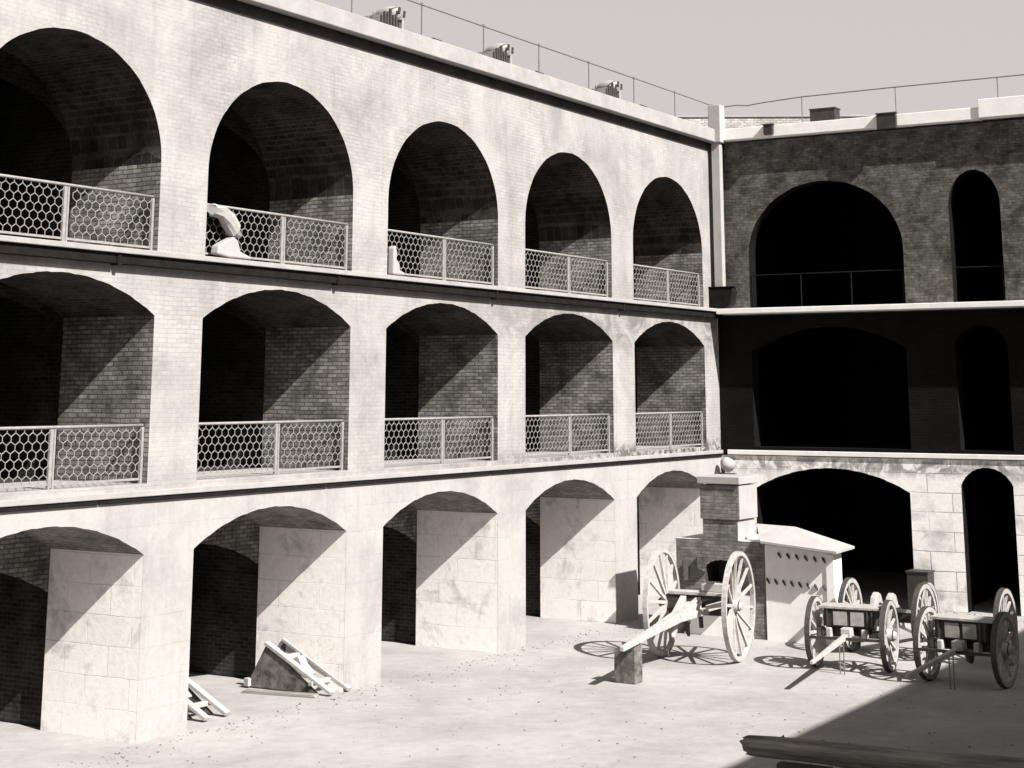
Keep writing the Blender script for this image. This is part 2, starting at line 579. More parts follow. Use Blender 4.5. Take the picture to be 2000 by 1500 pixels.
# ------------------------------------------------------------------ end wall (local X = N to the right, local -Y into the courtyard)
ew = thing('end_wall', 'shaded dark brick end wall with granite ground storey behind the furnace and carriages', 'fort wall', C, ROT_R)
ELEN = 22.0
A0, A1, D0, D1 = 0.98, 5.26, 6.53, 7.85
E_OPS = [
    [(A0, A1 - 0.08, 0, 2.80, 3.36, 'seg'), (D0 - 0.04, D1 - 0.07, 0, 3.02, 3.46, 'seg'), (9.3, 13.4, 0, 2.8, 3.36, 'seg'), (15, 19.1, 0, 2.8, 3.36, 'seg')],
    [(A0, A1, 3.87, 6.40, 7.0, 'seg'), (D0, D1, 3.87, 6.45, 6.95, 'seg'), (9.3, 13.4, 3.87, 6.4, 7.0, 'seg'), (15, 19.1, 3.87, 6.4, 7.0, 'seg')],
    [(A0, A1 + 0.05, 7.53, 8.95, 10.86, 'ell'), (D0 + 0.03, D1 + 0.03, 7.53, 9.95, 10.88, 'ell'), (9.3, 13.4, 7.53, 8.95, 10.86, 'ell'), (15, 19.1, 7.53, 8.95, 10.86, 'ell')]]
DEPE = 0.45
for ti, ops in enumerate(E_OPS):
    s0, s1 = TI[ti][4], TI[ti][5]
    zb = TI[ti][0]
    fm = MB()
    pierced(fm, 0.002, ELEN, s0, s1, ops, 0.0)
    fm.build('granite_facade' if ti == 0 else 'brick_facade', (GRANITE_END, BRICK_SHADE, BRICK_END)[ti], ew)
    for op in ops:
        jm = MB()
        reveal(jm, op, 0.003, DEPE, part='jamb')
        jm.build('jamb', BRICK_SHADE, ew)
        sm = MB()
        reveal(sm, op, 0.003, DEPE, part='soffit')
        sm.build('vault', BRICK_SHADE, ew, smooth=True)
        if ti:
            t_ = MB()
            t_.face([(op[0], 0.003, zb), (op[1], 0.003, zb), (op[1], DEPE, zb), (op[0], DEPE, zb)])
            t_.build('threshold', BRICK_SHADE, ew)
    rm = MB()
    top = s1 - 0.12
    z0r = zb - 0.004 if ti else 0.02
    im = MB()
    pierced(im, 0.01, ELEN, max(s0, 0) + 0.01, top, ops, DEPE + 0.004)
    im.build('inner_arch_wall', BRICK_SHADE, ew)
    yb = 8.0
    rm.face([(0, yb, z0r), (ELEN, yb, z0r), (ELEN, yb, top), (0, yb, top)])
    rm.face([(0, DEPE + 0.01, top), (ELEN, DEPE + 0.01, top), (ELEN, yb, top), (0, yb, top)])
    for xx in (0.001, ELEN - 0.001):
        rm.face([(xx, DEPE + 0.01, z0r), (xx, yb, z0r), (xx, yb, top), (xx, DEPE + 0.01, top)])
    for xc in (5.9, 8.6, 14.2):
        rm.box((xc - 0.3, DEPE + 0.02, z0r), (xc + 0.3, yb - 0.01, top - 0.01))
    if ti:
        rm.face([(0, DEPE + 0.01, z0r), (ELEN, DEPE + 0.01, z0r), (ELEN, yb, z0r), (0, yb, z0r)])
    rm.build('casemate_room', BRICK_SHADE, ew)
MB().box((0.21, -0.045, Z1 - 0.02), (ELEN, 0.05, Z1 + 0.10)).build('string_course', WHITEWASH_LIT_TRIM, ew, bevel=0.01)  # end wall trim coloured paler than the arcade's to look lit under grazing sun
MB().box((0.215, -0.56, Z2 - 0.07), (ELEN, 0.05, Z2 + 0.07)).build('string_course', WHITEWASH_LIT_TRIM, ew, bevel=0.012)
MB().box((0.28, -0.28, Z3 + 0.05), (7.56, 0.30, Z3 + 0.36)).build('cornice', WHITEWASH_LIT_TRIM, ew, bevel=0.012)
MB().box((7.562, -0.34, Z3 + 0.07), (ELEN, 0.30, Z3 + 0.55)).build('cornice', WHITEWASH_LIT_TRIM, ew, bevel=0.012)
MB().box((0.0, 0.302, Z3 + 0.04), (ELEN, 12.0, Z3 + 0.12)).build('roof_slab', ROOFM, ew)
MB().box((0.0, 8.02, -0.02), (ELEN, 12.0, Z3)).build('outer_wall', BRICK_END, ew)

# far roof parapet behind the end wall
fp = thing('roof_parapet', 'low grey brick parapet running along the far edge of the roof behind the end wall', 'parapet', (4.6, 53.6, Z3 + 0.125), R(-1.5))
MB().box((0, 0, 0), (11.2, 0.6, 1.92)).build('parapet_wall', BRICK_PAR, fp)
MB().box((-0.02, -0.05, 1.922), (11.22, 0.66, 1.98)).build('coping', WHITE_S, fp)

# opposite wall of the courtyard, behind the camera
ow = thing('opposite_wall', 'plain brick wall closing the courtyard on the side opposite the arcade', 'fort wall', C + N * 22.0, ROT_L)
om = MB()
om.box((-3, 0, -0.02), (75, 6, 12.45))
om.build('brick_facade', BRICK_END, ow)
MB().box((-3, -0.06, 12.452), (75, 6.05, 12.6)).build('coping', WHITE_S, ow)

# ------------------------------------------------------------------ gallery railings
def honeycomb(mb, x0, x1, z0, z1, y, wth=0.013):
    cw, ch = 0.165, 0.072
    rows = int((z1 - z0) / (ch * 2)) + 2
    cols = int((x1 - x0) / cw) + 2
    sl = 0.052
    pitch = ch + sl
    segs = []
    r = 0
    z = z0
    while z < z1:
        off = 0 if r % 2 == 0 else cw / 2
        for c_ in range(-1, cols + 1):
            x = x0 + c_ * cw + off
            segs.append(((x, z), (x, z + ch)))
            segs.append(((x, z + ch), (x + cw / 2, z + ch + sl)))
            segs.append(((x, z + ch), (x - cw / 2, z + ch + sl)))
        z += pitch
        r += 1
    for (ax, az), (bx, bz) in segs:
        # clip to the frame
        if max(ax, bx) > x1 + 1e-4 or min(ax, bx) < x0 - 1e-4:
            continue
        if az > z1:
            continue
        if bz > z1:
            t = (z1 - az) / (bz - az)
            bx, bz = ax + (bx - ax) * t, z1
        mb.bar((ax, y, az), (bx, y, bz), 0.0095, 0.010, up=(0, 1, 0))


def make_railing():
    t = thing('railing', 'x', 'railing')
    x0, x1 = 0.02, WID - 0.02
    H = 0.90
    MB().tube([(x0, 0, H), (x1, 0, H)], 0.024, 8).build('top_rail', RAILP, t, smooth=True)
    MB().bar((x0, 0, 0.07), (x1, 0, 0.07), 0.02, 0.035).build('bottom_rail', RAILP, t)
    for x in (0.03, 1.93, WID - 0.03):
        mb = MB()
        if 1 < x < 2:
            mb.box((x - 0.055, -0.02, 0), (x - 0.02, 0.02, H - 0.026))
            mb.box((x + 0.02, -0.02, 0), (x + 0.055, 0.02, H - 0.026))
            mb.box((x - 0.019, -0.008, 0.02), (x + 0.019, 0.008, H - 0.03))
        else:
            mb.box((x - 0.025, -0.025, 0), (x + 0.025, 0.025, H - 0.026))
        mb.build('post', RAILP, t)
    for a, b in ((0.06, 1.87), (1.99, WID - 0.06)):
        mb = MB()
        honeycomb(mb, a, b, 0.09, H - 0.03, 0)
        mb.build('mesh_panel', RAILP, t)
    return t


names = ['nearest the corner', 'second from the corner', 'third from the corner', 'fourth from the corner', 'fifth from the corner, at the left edge', 'beyond the left edge']
proto = None
for tier, zt in ((1, 3.87), (2, 7.53)):
    for k in range(5):
        r_ = make_railing() if proto is None else copy_tree(proto)
        proto = proto or r_
        r_.location = LP(OFF + k * PER, 0.13, zt)
        r_.rotation_euler = (0, 0, ROT_L)
        r_['label'] = ('honeycomb railing across the %s-tier arcade arch %s' % (('middle', 'top')[tier - 1], names[k]))
        r_['category'] = 'railing'
        r_['group'] = 'honeycomb railings in the arcade arches'


# plain rails in the end wall openings
def bar_railing(x0, x1, z, lab):
    t = thing('railing', lab, 'railing', C + N * x0 - U * 0.12 + Vector((0, 0, z)), ROT_R, 'plain iron railings of the end wall')
    L = x1 - x0
    MB().tube([(0.02, 0, 0.88), (L - 0.02, 0, 0.88)], 0.016, 8).build('top_rail', GUTTER, t)
    k = max(2, int(L / 1.3) + 1)
    for i in range(k):
        x = 0.03 + (L - 0.06) * i / (k - 1)
        MB().tube([(x, 0, 0), (x, 0, 0.86)], 0.016, 8).build('post', GUTTER, t)


bar_railing(A0, A1, 7.53, 'thin dark iron railing in the wide top-tier arch of the end wall')
bar_railing(D0, D1, 7.53, 'short dark iron railing in the narrow top-tier doorway of the end wall')

# ------------------------------------------------------------------ roof railings
rr = thing('roof_railing', 'thin iron pipe railing along the roof edge above the long arcade', 'railing', C + Vector((0, 0, Z3 + 0.36)), ROT_L)
zt = 0.76
s_posts = [-0.05 + 2.42 * k for k in range(13)]
MB().tube([(s, -0.02, zt + 0.008 * math.sin(3 * s)) for s in s_posts], 0.017, 8).build('top_rail', THINIRON, rr)
for s in s_posts:
    MB().tube([(s, -0.02, 0), (s, -0.02, zt)], 0.015, 8).build('post', THINIRON, rr)
    MB().tube([(s, -0.02, zt - 0.01), (s, -0.02, zt + 0.035)], 0.03, 8).build('finial', THINIRON, rr)
rr2 = thing('roof_railing', 'thin iron pipe railing with a kink at the corner above the end wall', 'railing', C + Vector((0, 0, Z3 + 0.36)), ROT_R)
pp = [(0.25, 0.68), (0.75, 0.70), (1.05, 0.66), (1.5, 0.70), (2.67, 0.76), (5.30, 0.78), (8.0, 0.78), (10.7, 0.78), (13.4, 0.78)]
MB().tube([(a, 0.02, b) for a, b in pp], 0.017, 8).build('top_rail', THINIRON, rr2)
for a in (2.67, 5.30, 8.0, 10.7, 13.4):
    MB().tube([(a, 0.02, 0), (a, 0.02, 0.77)], 0.015, 8).build('post', THINIRON, rr2)

# ------------------------------------------------------------------ corner downpipe, hopper, floodlight
dp = thing('downpipe', 'broad white square downpipe running down the courtyard corner from the roof', 'downpipe', C + N * 0.06 + U * 0.30 + Vector((0, 0, 8.0)), ROT_R)
MB().box((0.06, -0.10, 0.0), (0.31, 0.10, 4.06)).build('shaft', WHITE, dp, bevel=0.015)
MB().box((0.015, -0.17, 4.062), (0.38, 0.16, 5.12)).build('head', WHITE, dp, bevel=0.02)
MB().tube([(0.0, -0.02, 0.0), (0.0, -0.02, 4.0)], 0.022, 8).build('conduit', IRON, dp)
hp = thing('rain_hopper', 'black rounded rain hopper at the foot of the white corner downpipe', 'hopper', C + N * 0.17 + U * 0.42 + Vector((0, 0, 7.53)), ROT_R)
prof = [(-0.36, 0.54), (-0.38, 0.42), (-0.35, 0.16), (-0.27, 0.05), (-0.15, 0.01), (0.28, 0.01), (0.43, 0.06), (0.49, 0.17), (0.54, 0.42), (0.52, 0.54)]
MB().prism(prof, -0.12, 0.20).build('bowl', GUTTER, hp, bevel=0.03)
MB().box((-0.40, -0.14, 0.545), (0.56, 0.22, 0.57)).build('rim', GUTTER, hp)
fl = thing('floodlight', 'small white round floodlight on a dark bracket at the courtyard corner above the chimney', 'floodlight', C + N * 0.26 + U * 0.16 + Vector((0, 0, 3.2)), ROT_R)
MB().tube([(-0.08, -0.1, 0.28), (0.0, -0.14, 0.25), (0.16, -0.26, 0.18)], [0.10, 0.16, 0.185], 20).build('housing', WHITE, fl, smooth=True)
MB().tube([(-0.14, 0.0, -0.02), (-0.12, -0.02, 0.12), (-0.04, -0.06, 0.2)], [0.05, 0.07, 0.11], 10).build('bracket', IRON, fl)
MB().box((-0.26, 0.02, -0.06), (0.20, 0.13, -0.02)).build('mounting_plate', THINIRON, fl)

# dark blocks along the end wall roofline
def rblock(x, y, z, sx, sy, sz, lab):
    o = MB().box((-sx / 2, -sy / 2, 0), (sx / 2, sy / 2, sz)).build('vent_box', DARKP, bevel=0.01)
    MB().box((-sx / 2 - 0.02, -sy / 2 - 0.02, sz), (sx / 2 + 0.02, sy / 2 + 0.02, sz + 0.03)).build('lid', IRON, o)
    p = C + N * x - U * y
    o.location = (p.x, p.y, z)
    o.rotation_euler = (0, 0, ROT_R)
    tag(o, lab, 'vent box', 'dark boxes on the end wall roofline')


rblock(3.1, 0.6, Z3 + 0.14, 0.72, 0.4, 0.66, 'large dark box standing on the roof behind the end wall cornice')
rblock(1.82, -0.345, Z3 + 0.1, 0.26, 0.12, 0.26, 'small dark box hung on the end wall cornice near the white downpipe')
rblock(5.15, -0.345, Z3 - 0.02, 0.52, 0.12, 0.40, 'wide dark box hung on the middle of the end wall cornice')

# ------------------------------------------------------------------ guns on the roof
def make_roof_gun():
    t = thing('roof_cannon', 'x', 'cannon')
    prof = [(0.07, 0.05), (0.04, 0.12), (-0.02, 0.15), (-0.12, 0.175), (-0.28, 0.17), (-0.42, 0.14), (-0.50, 0.12), (-0.52, 0.13)]
    MB().tube([(-0.26, y, 0.46 + 0.02 * -y) for y, r_ in prof], [r_ for y, r_ in prof], 14).build('barrel', WHITE_S, t, smooth=True)
    for sx in (-0.42, 0.22):
        MB().prism([(sx - 0.04, 0.06), (sx + 0.04, 0.06), (sx + 0.04, 0.36), (sx - 0.04, 0.36)], -1.1, 0.05).build('cheek', WHITE_S, t)
    for k in range(7):
        x = 0.46 - k * 0.10
        h = 0.16 + 0.20 * math.sin(math.pi * (k + 0.6) / 7.0) + 0.05 * math.sin(k * 2.7)
        MB().bar((x + 0.02, 0.16, 0.04), (x - 0.03, 0.12, 0.07 + h), 0.045, 0.045, up=(0, 1, 0)).build('slat', IRON, t)
    MB().bar((-0.14, 0.14, 0.42), (-0.18, 0.13, 0.56), 0.05, 0.04, up=(0, 1, 0)).build('elevating_bar', IRON, t)
    MB().bar((-0.32, 0.14, 0.38), (-0.36, 0.13, 0.52), 0.04, 0.04, up=(0, 1, 0)).build('elevating_bar', IRON, t)
    MB().prism([(-0.62, 0.0), (-0.55, 0.12), (-0.30, 0.10), (-0.05, 0.24), (0.1, 0.10), (0.5, 0.02)], 0.02, 0.12).build('chassis_plate', PANEL, t, bevel=0.01)
    MB().bar((0.30, 0.16, 0.04), (0.62, 0.16, 0.04), 0.06, 0.05).build('chassis_beam', IRON, t)
    MB().bar((-0.35, 0.16, 0.03), (0.05, 0.16, 0.03), 0.06, 0.05).build('chassis_beam', IRON, t)
    MB().tube([(-1.62, 0.16, 0.07), (-1.35, 0.16, 0.07)], 0.075, 12).build('truck_wheel', IRON, t)
    MB().bar((-1.60, 0.18, 0.01), (0.7, 0.18, 0.01), 0.02, 0.02).build('rail', GREYP, t)
    return t


gp = None
for k, (s, lab) in enumerate(((15.35, 'white cannon and slatted carriage on the arcade roof, leftmost one wholly in view'),
                              (11.05, 'cannon on a slatted carriage on the roof, midway along the arcade roofline'),
                              (5.70, 'cannon and slatted carriage on the roof, the one nearest the courtyard corner'),
                              (20.3, 'cannon on the roof cut off by the top edge of the view'))):
    o = make_roof_gun() if gp is None else copy_tree(gp)
    gp = gp or o
    o.location = LP(s, 0.22, Z3 + 0.362)
    o.rotation_euler = (0, 0, ROT_L)
    o['label'] = lab
    o['category'] = 'cannon'
    o['group'] = 'cannons on the arcade roof'

# ------------------------------------------------------------------ broken white plaster in the top-tier arches
def lump(pts, seed, parent, name, mat):
    rnd = random.Random(seed)
    mb = MB()
    mb.tube([p[0] for p in pts], [p[1] for p in pts], 12)
    o = mb.build(name, mat, parent)
    for v_ in o.data.vertices:
        v_.co += Vector((rnd.uniform(-1, 1), rnd.uniform(-1, 1), rnd.uniform(-1, 1))) * 0.028
    return o


pf = thing('plaster_fragment', 'white broken plaster scroll and mound at the foot of the second top-tier arch', 'rubble', LP(20.72, -0.04, 7.54), ROT_L)
lump([((0.08, 0, 0.80), 0.10), ((-0.15, 0, 0.76), 0.11), ((-0.34, 0, 0.64), 0.13), ((-0.50, 0, 0.48), 0.13), ((-0.60, 0, 0.38), 0.06)], 1, pf, 'scroll', WHITE)
mb = MB().prism([(0.0, 0.04), (-0.02, 0.18), (-0.18, 0.26), (-0.42, 0.36), (-0.52, 0.30), (-0.60, 0.12), (-0.86, 0.05), (-0.9, 0.0), (-0.3, 0.0)], -0.08, 0.10)
mb.build('mound', WHITE, pf, bevel=0.03)
pf2 = thing('plaster_fragment', 'small ragged white plaster lump at the left foot of the middle top-tier arch', 'rubble', LP(15.50, -0.03, 7.54), ROT_L)
mb = MB().prism([(0.05, 0.0), (0.05, 0.52), (-0.02, 0.58), (-0.08, 0.42), (-0.05, 0.30), (-0.16, 0.22), (-0.18, 0.10), (-0.34, 0.06), (-0.36, 0.0)], -0.06, 0.10)
mb.build('mound', WHITE, pf2, bevel=0.03)


# ------------------------------------------------------------------ wheels
def make_wheel(parent, x, r, side, spokes=12, fw=0.075, fd=0.085, dish=0.06, mat=None, spoke=0.05, rot=0.0, loc=None):
    """wheel with its axis along local X at the given x, axle height r"""
    mat = mat or GREYP
    cx, cy, cz = (x, 0, r) if loc is None else loc
    mb = MB()
    n_ = 48
    i = 0
    rin, rout = r - fd, r - 0.012
    xo = dish * side
    ring = []
    for k in range(n_):
        a = 2 * math.pi * k / n_
        for rr_, xx in ((rin, -fw / 2), (rout, -fw / 2), (rout, fw / 2), (rin, fw / 2)):
            ring.append((cx + xo + xx, cy + rr_ * math.cos(a), cz + rr_ * math.sin(a)))
    mb.v += ring
    for k in range(n_):
        for j in range(4):
            a = k * 4 + j
            b = k * 4 + (j + 1) % 4
            c_ = ((k + 1) % n_) * 4 + (j + 1) % 4
            d = ((k + 1) % n_) * 4 + j
            mb.f.append([a, b, c_, d])
    wl = mb.build('wheel', mat, parent, bevel=0.006)
    sp = MB()
    for k in range(spokes):
        a = 2 * math.pi * (k + 0.5) / spokes + rot
        p = Vector((cx, cy + 0.10 * math.cos(a), cz + 0.10 * math.sin(a)))
        q = Vector((cx + xo, cy + rin * 1.01 * math.cos(a), cz + rin * 1.01 * math.sin(a)))
        sp.bar(p, q, spoke * 1.25, spoke, up=(1, 0, 0), w2=spoke * 0.85, h2=spoke * 0.8)
    sp.build('spokes', mat, wl)
    ty = MB()
    for k in range(n_):
        a, a2 = 2 * math.pi * k / n_, 2 * math.pi * (k + 1) / n_
        P = []
        for aa in (a, a2):
            for rr_, xx in ((r - 0.012, -fw / 2 - 0.002), (r, -fw / 2 - 0.002), (r, fw / 2 + 0.002), (r - 0.012, fw / 2 + 0.002)):
                P.append((cx + xo + xx, cy + rr_ * math.cos(aa), cz + rr_ * math.sin(aa)))
        ty.face([P[1], P[5], P[6], P[2]])
        ty.face([P[0], P[4], P[5], P[1]])
        ty.face([P[3], P[2], P[6], P[7]])
    ty.build('tyre', IRON if r < 0.9 else GREYP, wl)
    hb = MB()
    hb.tube([(cx - side * 0.16, cy, cz), (cx - side * 0.10, cy, cz), (cx - side * 0.03, cy, cz), (cx + side * 0.05, cy, cz), (cx + side * 0.17, cy, cz), (cx + side * 0.19, cy, cz)],
            [0.075, 0.10, 0.125, 0.12, 0.08, 0.06], 16)
    hb.build('hub', mat, wl, smooth=True)
    bd = MB()
    for xx, rr_ in ((0.13, 0.098), (-0.10, 0.105)):
        bd.tube([(cx + side * xx - 0.012, cy, cz), (cx + side * xx + 0.012, cy, cz)], rr_, 16)
    bd.build('hub_band', IRON, wl)
    return wl


# ------------------------------------------------------------------ sling cart
cdir = R(-24)
cart = thing('sling_cart', 'two-wheeled high-wheeled sling cart with a long forked pole propped on a block', 'cart', (3.84, 35.38, 0), cdir)
rw = 1.06
for sd_ in (-1, 1):
    make_wheel(cart, sd_ * 0.70, rw, sd_, 14, 0.095, 0.085, 0.12, WOODL, 0.055, 0.1)
MB().box((-0.64, -0.13, rw - 0.20), (0.64, 0.13, rw + 0.18)).build('axle_beam', DARKP, cart, bevel=0.015)
MB().box((-0.62, -0.16, rw + 0.182), (0.66, 0.16, rw + 0.25)).build('bolster', WOODL, cart, bevel=0.01)
MB().box((0.12, -0.10, rw + 0.252), (0.52, 0.12, rw + 0.42)).build('cross_block', WOODL, cart, bevel=0.015)
# pole: local -Y is forward
pt = Vector((-0.22, -4.02, 0.70))
pr = Vector((-0.02, -0.30, rw - 0.02))
mb = MB()
mb.bar(pt, (pt + pr) / 2, 0.085, 0.085, w2=0.15, h2=0.14)
mb.bar((pt + pr) / 2, pr, 0.16, 0.15, w2=0.30, h2=0.20)
mb.build('pole', WOODL, cart, bevel=0.01)
for dx, tip in ((-0.30, (-0.28, -0.22, rw + 0.12)), (0.0, (0.04, -0.2, rw + 0.10)), (0.22, (0.20, -0.2, rw - 0.10))):
    MB().bar((-0.06 + dx * 0.2, -1.35, rw - 0.13), tip, 0.13, 0.13, w2=0.12, h2=0.12).build('hound', WOODL, cart, bevel=0.01)
MB().bar((0.30, -0.5, rw - 0.02), (0.60, -0.14, rw + 0.06), 0.12, 0.12).build('brace', WOODL, cart, bevel=0.02)
MB().tube([(0.0, 0.0, rw - 0.13), (0.02, 0.0, 0.6)], 0.045, 10).build('screw', IRON, cart)
MB().tube([(-0.30, -0.1, rw - 0.14), (-0.26, -0.12, 0.62), (-0.22, -0.1, 0.44)], [0.05, 0.07, 0.03], 8).build('chain', IRON, cart)
MB().tube([(-0.16, -0.1, rw - 0.14), (-0.22, -0.14, 0.7), (-0.36, -0.1, 0.52)], [0.03, 0.05, 0.04], 8).build('chain', IRON, cart)

bk = MB()
P = [(-0.22, -0.16), (0.22, -0.16), (0.22, 0.16), (-0.22, 0.16)]
bk.v = [(x, y, 0) for x, y in P] + [(P[0][0] + 0.01, P[0][1], 0.56), (P[1][0], P[1][1], 0.68), (P[2][0], P[2][1], 0.68), (P[3][0] + 0.01, P[3][1], 0.56)]
bk.f = [[0, 3, 2, 1], [4, 5, 6, 7], [0, 1, 5, 4], [1, 2, 6, 5], [2, 3, 7, 6], [3, 0, 4, 7]]
bo = bk.build('support_block', WOODS, bevel=0.012)
bo.location = (2.17, 32.60, 0)
bo.rotation_euler = (0, 0, R(-31))
tag(bo, 'upright wooden block under the tip of the sling cart pole', 'block')


# ------------------------------------------------------------------ limbers
def make_limber():
    t = thing('limber', 'x', 'limber')
    r = 0.66
    for sd_ in (-1, 1):
        make_wheel(t, sd_ * 0.68, r, sd_, 12, 0.10, 0.10, 0.05, GREYP, 0.05, 0.2)
    MB().box((-0.60, -0.07, r - 0.07), (0.60, 0.07, r + 0.07)).build('axle', DARKP, t, bevel=0.01)
    ch = MB().box((-0.50, -0.24, 0.80), (0.50, 0.24, 1.13)).build('chest', DARKP, t, bevel=0.01)
    MB().box((-0.58, -0.28, 1.132), (0.62, 0.28, 1.185)).build('lid', GREYP, ch, bevel=0.01)
    for a, b in ((-0.30, -0.03), (0.04, 0.30)):
        MB().box((a, -0.256, 0.83), (b, -0.242, 1.09)).build('panel', PANEL, ch)
    for x in (-0.42, 0.37, 0.46):
        MB().box((x - 0.012, -0.262, 0.80), (x + 0.012, -0.243, 1.12)).build('strap', IRON, ch)
    MB().box((-0.47, -0.10, 0.732), (0.47, 0.10, 0.798)).build('bolster', DARKP, t)
    MB().bar((-0.02, 0.2, r + 0.02), (-0.02, -3.0, 0.52), 0.11, 0.10, w2=0.06, h2=0.06).build('pole', WOODL, t, bevel=0.008)
    MB().box((-0.12, -0.46, 0.62), (0.08, -0.14, 0.80)).build('pole_socket', WOODL, t, bevel=0.02)
    MB().box((0.26, -0.36, 0.60), (0.36, -0.12, 0.78)).build('hound', WOODL, t, bevel=0.02)
    MB().box((-0.44, -0.34, 0.60), (-0.34, -0.12, 0.78)).build('hound', WOODL, t, bevel=0.02)
    MB().bar((-0.75, -0.62, 0.63), (0.72, -0.62, 0.63), 0.05, 0.05).build('splinter_bar', DARKP, t)
    MB().bar((0.05, -0.30, 0.60), (0.30, -0.30, 0.60), 0.07, 0.10).build('step', WOODS, t)
    for x in (-0.07, 0.01):
        MB().tube([(x, -0.75, 0.0), (x - 0.01, -0.72, 0.60)], 0.012, 6).build('prop', THINIRON, t)
    mb = MB()
    mb.tube([(0.12, -0.18, 0.58), (0.14, -0.2, 0.44), (0.18, -0.2, 0.40)], [0.10, 0.07, 0.02], 10)
    mb.build('bucket', IRON, t)
    return t


lim = make_limber()
lim.location = (6.68, 34.15, 0)
lim.rotation_euler = (0, 0, R(-25))
lim['label'] = 'sunlit artillery limber with two grey chest panels, left one of the pair'
lim['group'] = 'artillery limbers'
l2 = copy_tree(lim)
l2.location = (8.46, 32.45, 0)
l2.rotation_euler = (0, 0, R(-34))
l2['label'] = 'half shaded artillery limber at the right, one wheel in the dark shadow'
l2['group'] = 'artillery limbers'


def make_carriage():
    t = thing('gun_carriage', 'x', 'gun carriage')
    r = 0.73
    for sd_ in (-1, 1):
        make_wheel(t, sd_ * 0.76, r, sd_, 14, 0.10, 0.105, 0.06, GREYP, 0.052, 0.1)
    MB().box((-0.68, -0.09, r - 0.10), (0.68, 0.09, r + 0.10)).build('axle', DARKP, t, bevel=0.01)
    MB().box((-0.66, -0.10, r + 0.102), (0.66, 0.08, r + 0.15)).build('axle_cap', GREYP, t)
    for x in (-0.16, 0.16):
        mb = MB()
        poly = [(-0.42, 0.62), (0.52, 0.76), (0.62, 0.98), (0.50, 1.16), (0.32, 1.24), (0.14, 1.18), (0.0, 0.98), (-0.42, 0.80)]
        n_ = len(poly)
        i = 0
        mb.v = [(x - 0.06, -y, z) for y, z in poly] + [(x + 0.06, -y, z) for y, z in poly]
        mb.f = [list(range(n_)), list(range(2 * n_ - 1, n_ - 1, -1))] + [[k, (k + 1) % n_, n_ + (k + 1) % n_, n_ + k] for k in range(n_)]
        mb.build('cheek', GREYP, t, bevel=0.02)
    MB().bar((0, 0.2, 0.68), (0, 2.3, 0.12), 0.20, 0.20, w2=0.13, h2=0.13).build('trail', GREYP, t, bevel=0.01)
    MB().tube([(-0.3, -0.5, 0.62), (0.3, -0.5, 0.62)], 0.03, 8).build('crossbar', IRON, t)
    return t


gc = make_carriage()
gc.location = (7.84, 36.1, 0)
gc.rotation_euler = (0, 0, R(-29))
gc['label'] = 'gun carriage with two pale rounded cheeks standing behind the sunlit limber'
gc['group'] = 'gun carriages behind the limbers'
gc2 = copy_tree(gc)
for ch_ in [c_ for c_ in gc2.children if c_.name.startswith('cheek')]:
    bpy.data.objects.remove(ch_)
gc2.location = (9.12, 35.0, 0)
gc2.rotation_euler = (0, 0, R(-31))
gc2['label'] = 'gun carriage at the right, mostly hidden behind the half shaded limber'
gc2['group'] = 'gun carriages behind the limbers'

# ------------------------------------------------------------------ hot-shot furnace (local X along the front, local -Y towards the camera)
FP = Vector((5.56, 38.0, 0))
fu = thing('furnace', 'low masonry hot-shot furnace with a broad brick chimney and white shed roof', 'furnace', FP, ROT_R)
# front body with an arched mouth
mb = MB()
pierced(mb, -2.14, 0.0, -0.02, 2.05, [(-1.42, -0.62, 1.14, 1.42, 1.62, 'ell')], 0.0)
mb.build('front_wall', BRICK_FURN, fu)
mm_ = MB()
reveal(mm_, (-1.42, -0.62, 1.14, 1.42, 1.62, 'ell'), 0.003, 0.7)
mm_.face([(-1.43, 0.701, 1.1), (-0.61, 0.701, 1.1), (-0.61, 0.701, 1.7), (-1.43, 0.701, 1.7)])
mm_.build('mouth', IRON, fu)
MB().box((-2.14, 0.75, -0.02), (0.0, 1.9, 2.05)).build('back_block', WHITEWASH_LIT_TRIM, fu)
mb = MB()
mb.face([(-2.14, 0.0, 2.05), (0.0, 0.0, 2.05), (0, 0.75, 2.05), (-2.14, 0.75, 2.05)])
mb.face([(-2.14, 0.0, 0), (-2.14, 0.75, 0), (-2.14, 0.75, 2.05), (-2.14, 0.0, 2.05)])
mb.build('shoulder', WHITEWASH_LIT_TRIM, fu)
MB().box((-1.98, -0.03, 0.0), (-0.30, -0.003, 0.90)).build('plinth', WHITEWASH_LIT_TRIM, fu)
MB().box((-1.40, -0.32, 0.92), (-0.55, -0.004, 1.12)).build('hearth_shelf', WHITE, fu, bevel=0.02)
MB().box((-1.86, -0.30, 1.16), (-1.82, -0.003, 1.60)).build('iron_door', IRON, fu)
MB().prism([(-1.82, 1.12), (-1.48, 1.26), (-1.40, 1.34), (-1.58, 1.42), (-1.60, 1.66), (-1.78, 1.48)], -0.06, -0.02).build('iron_flap', IRON, fu)
# chimney: narrow neck then a broader stack, cap
ch = MB().box((-1.46, -0.002, 2.052), (-0.62, 0.95, 2.50)).build('chimney', BRICK_FURN, fu)
MB().box((-1.50, -0.035, 2.501), (-0.56, 0.99, 3.24)).build('stack', BRICK_FURN, ch)
# thin white plates standing in for sunlight on the right flank of the stack
MB().box((-0.558, -0.02, 2.51), (-0.545, 0.985, 3.235)).build('sunlit_flank', WHITE, ch)
MB().box((-0.618, 0.01, 2.056), (-0.608, 0.94, 2.50)).build('sunlit_flank', WHITE, ch)
MB().box((-1.55, -0.085, 3.265), (-0.51, 1.04, 3.43)).build('cap', WHITE, ch, bevel=0.015)
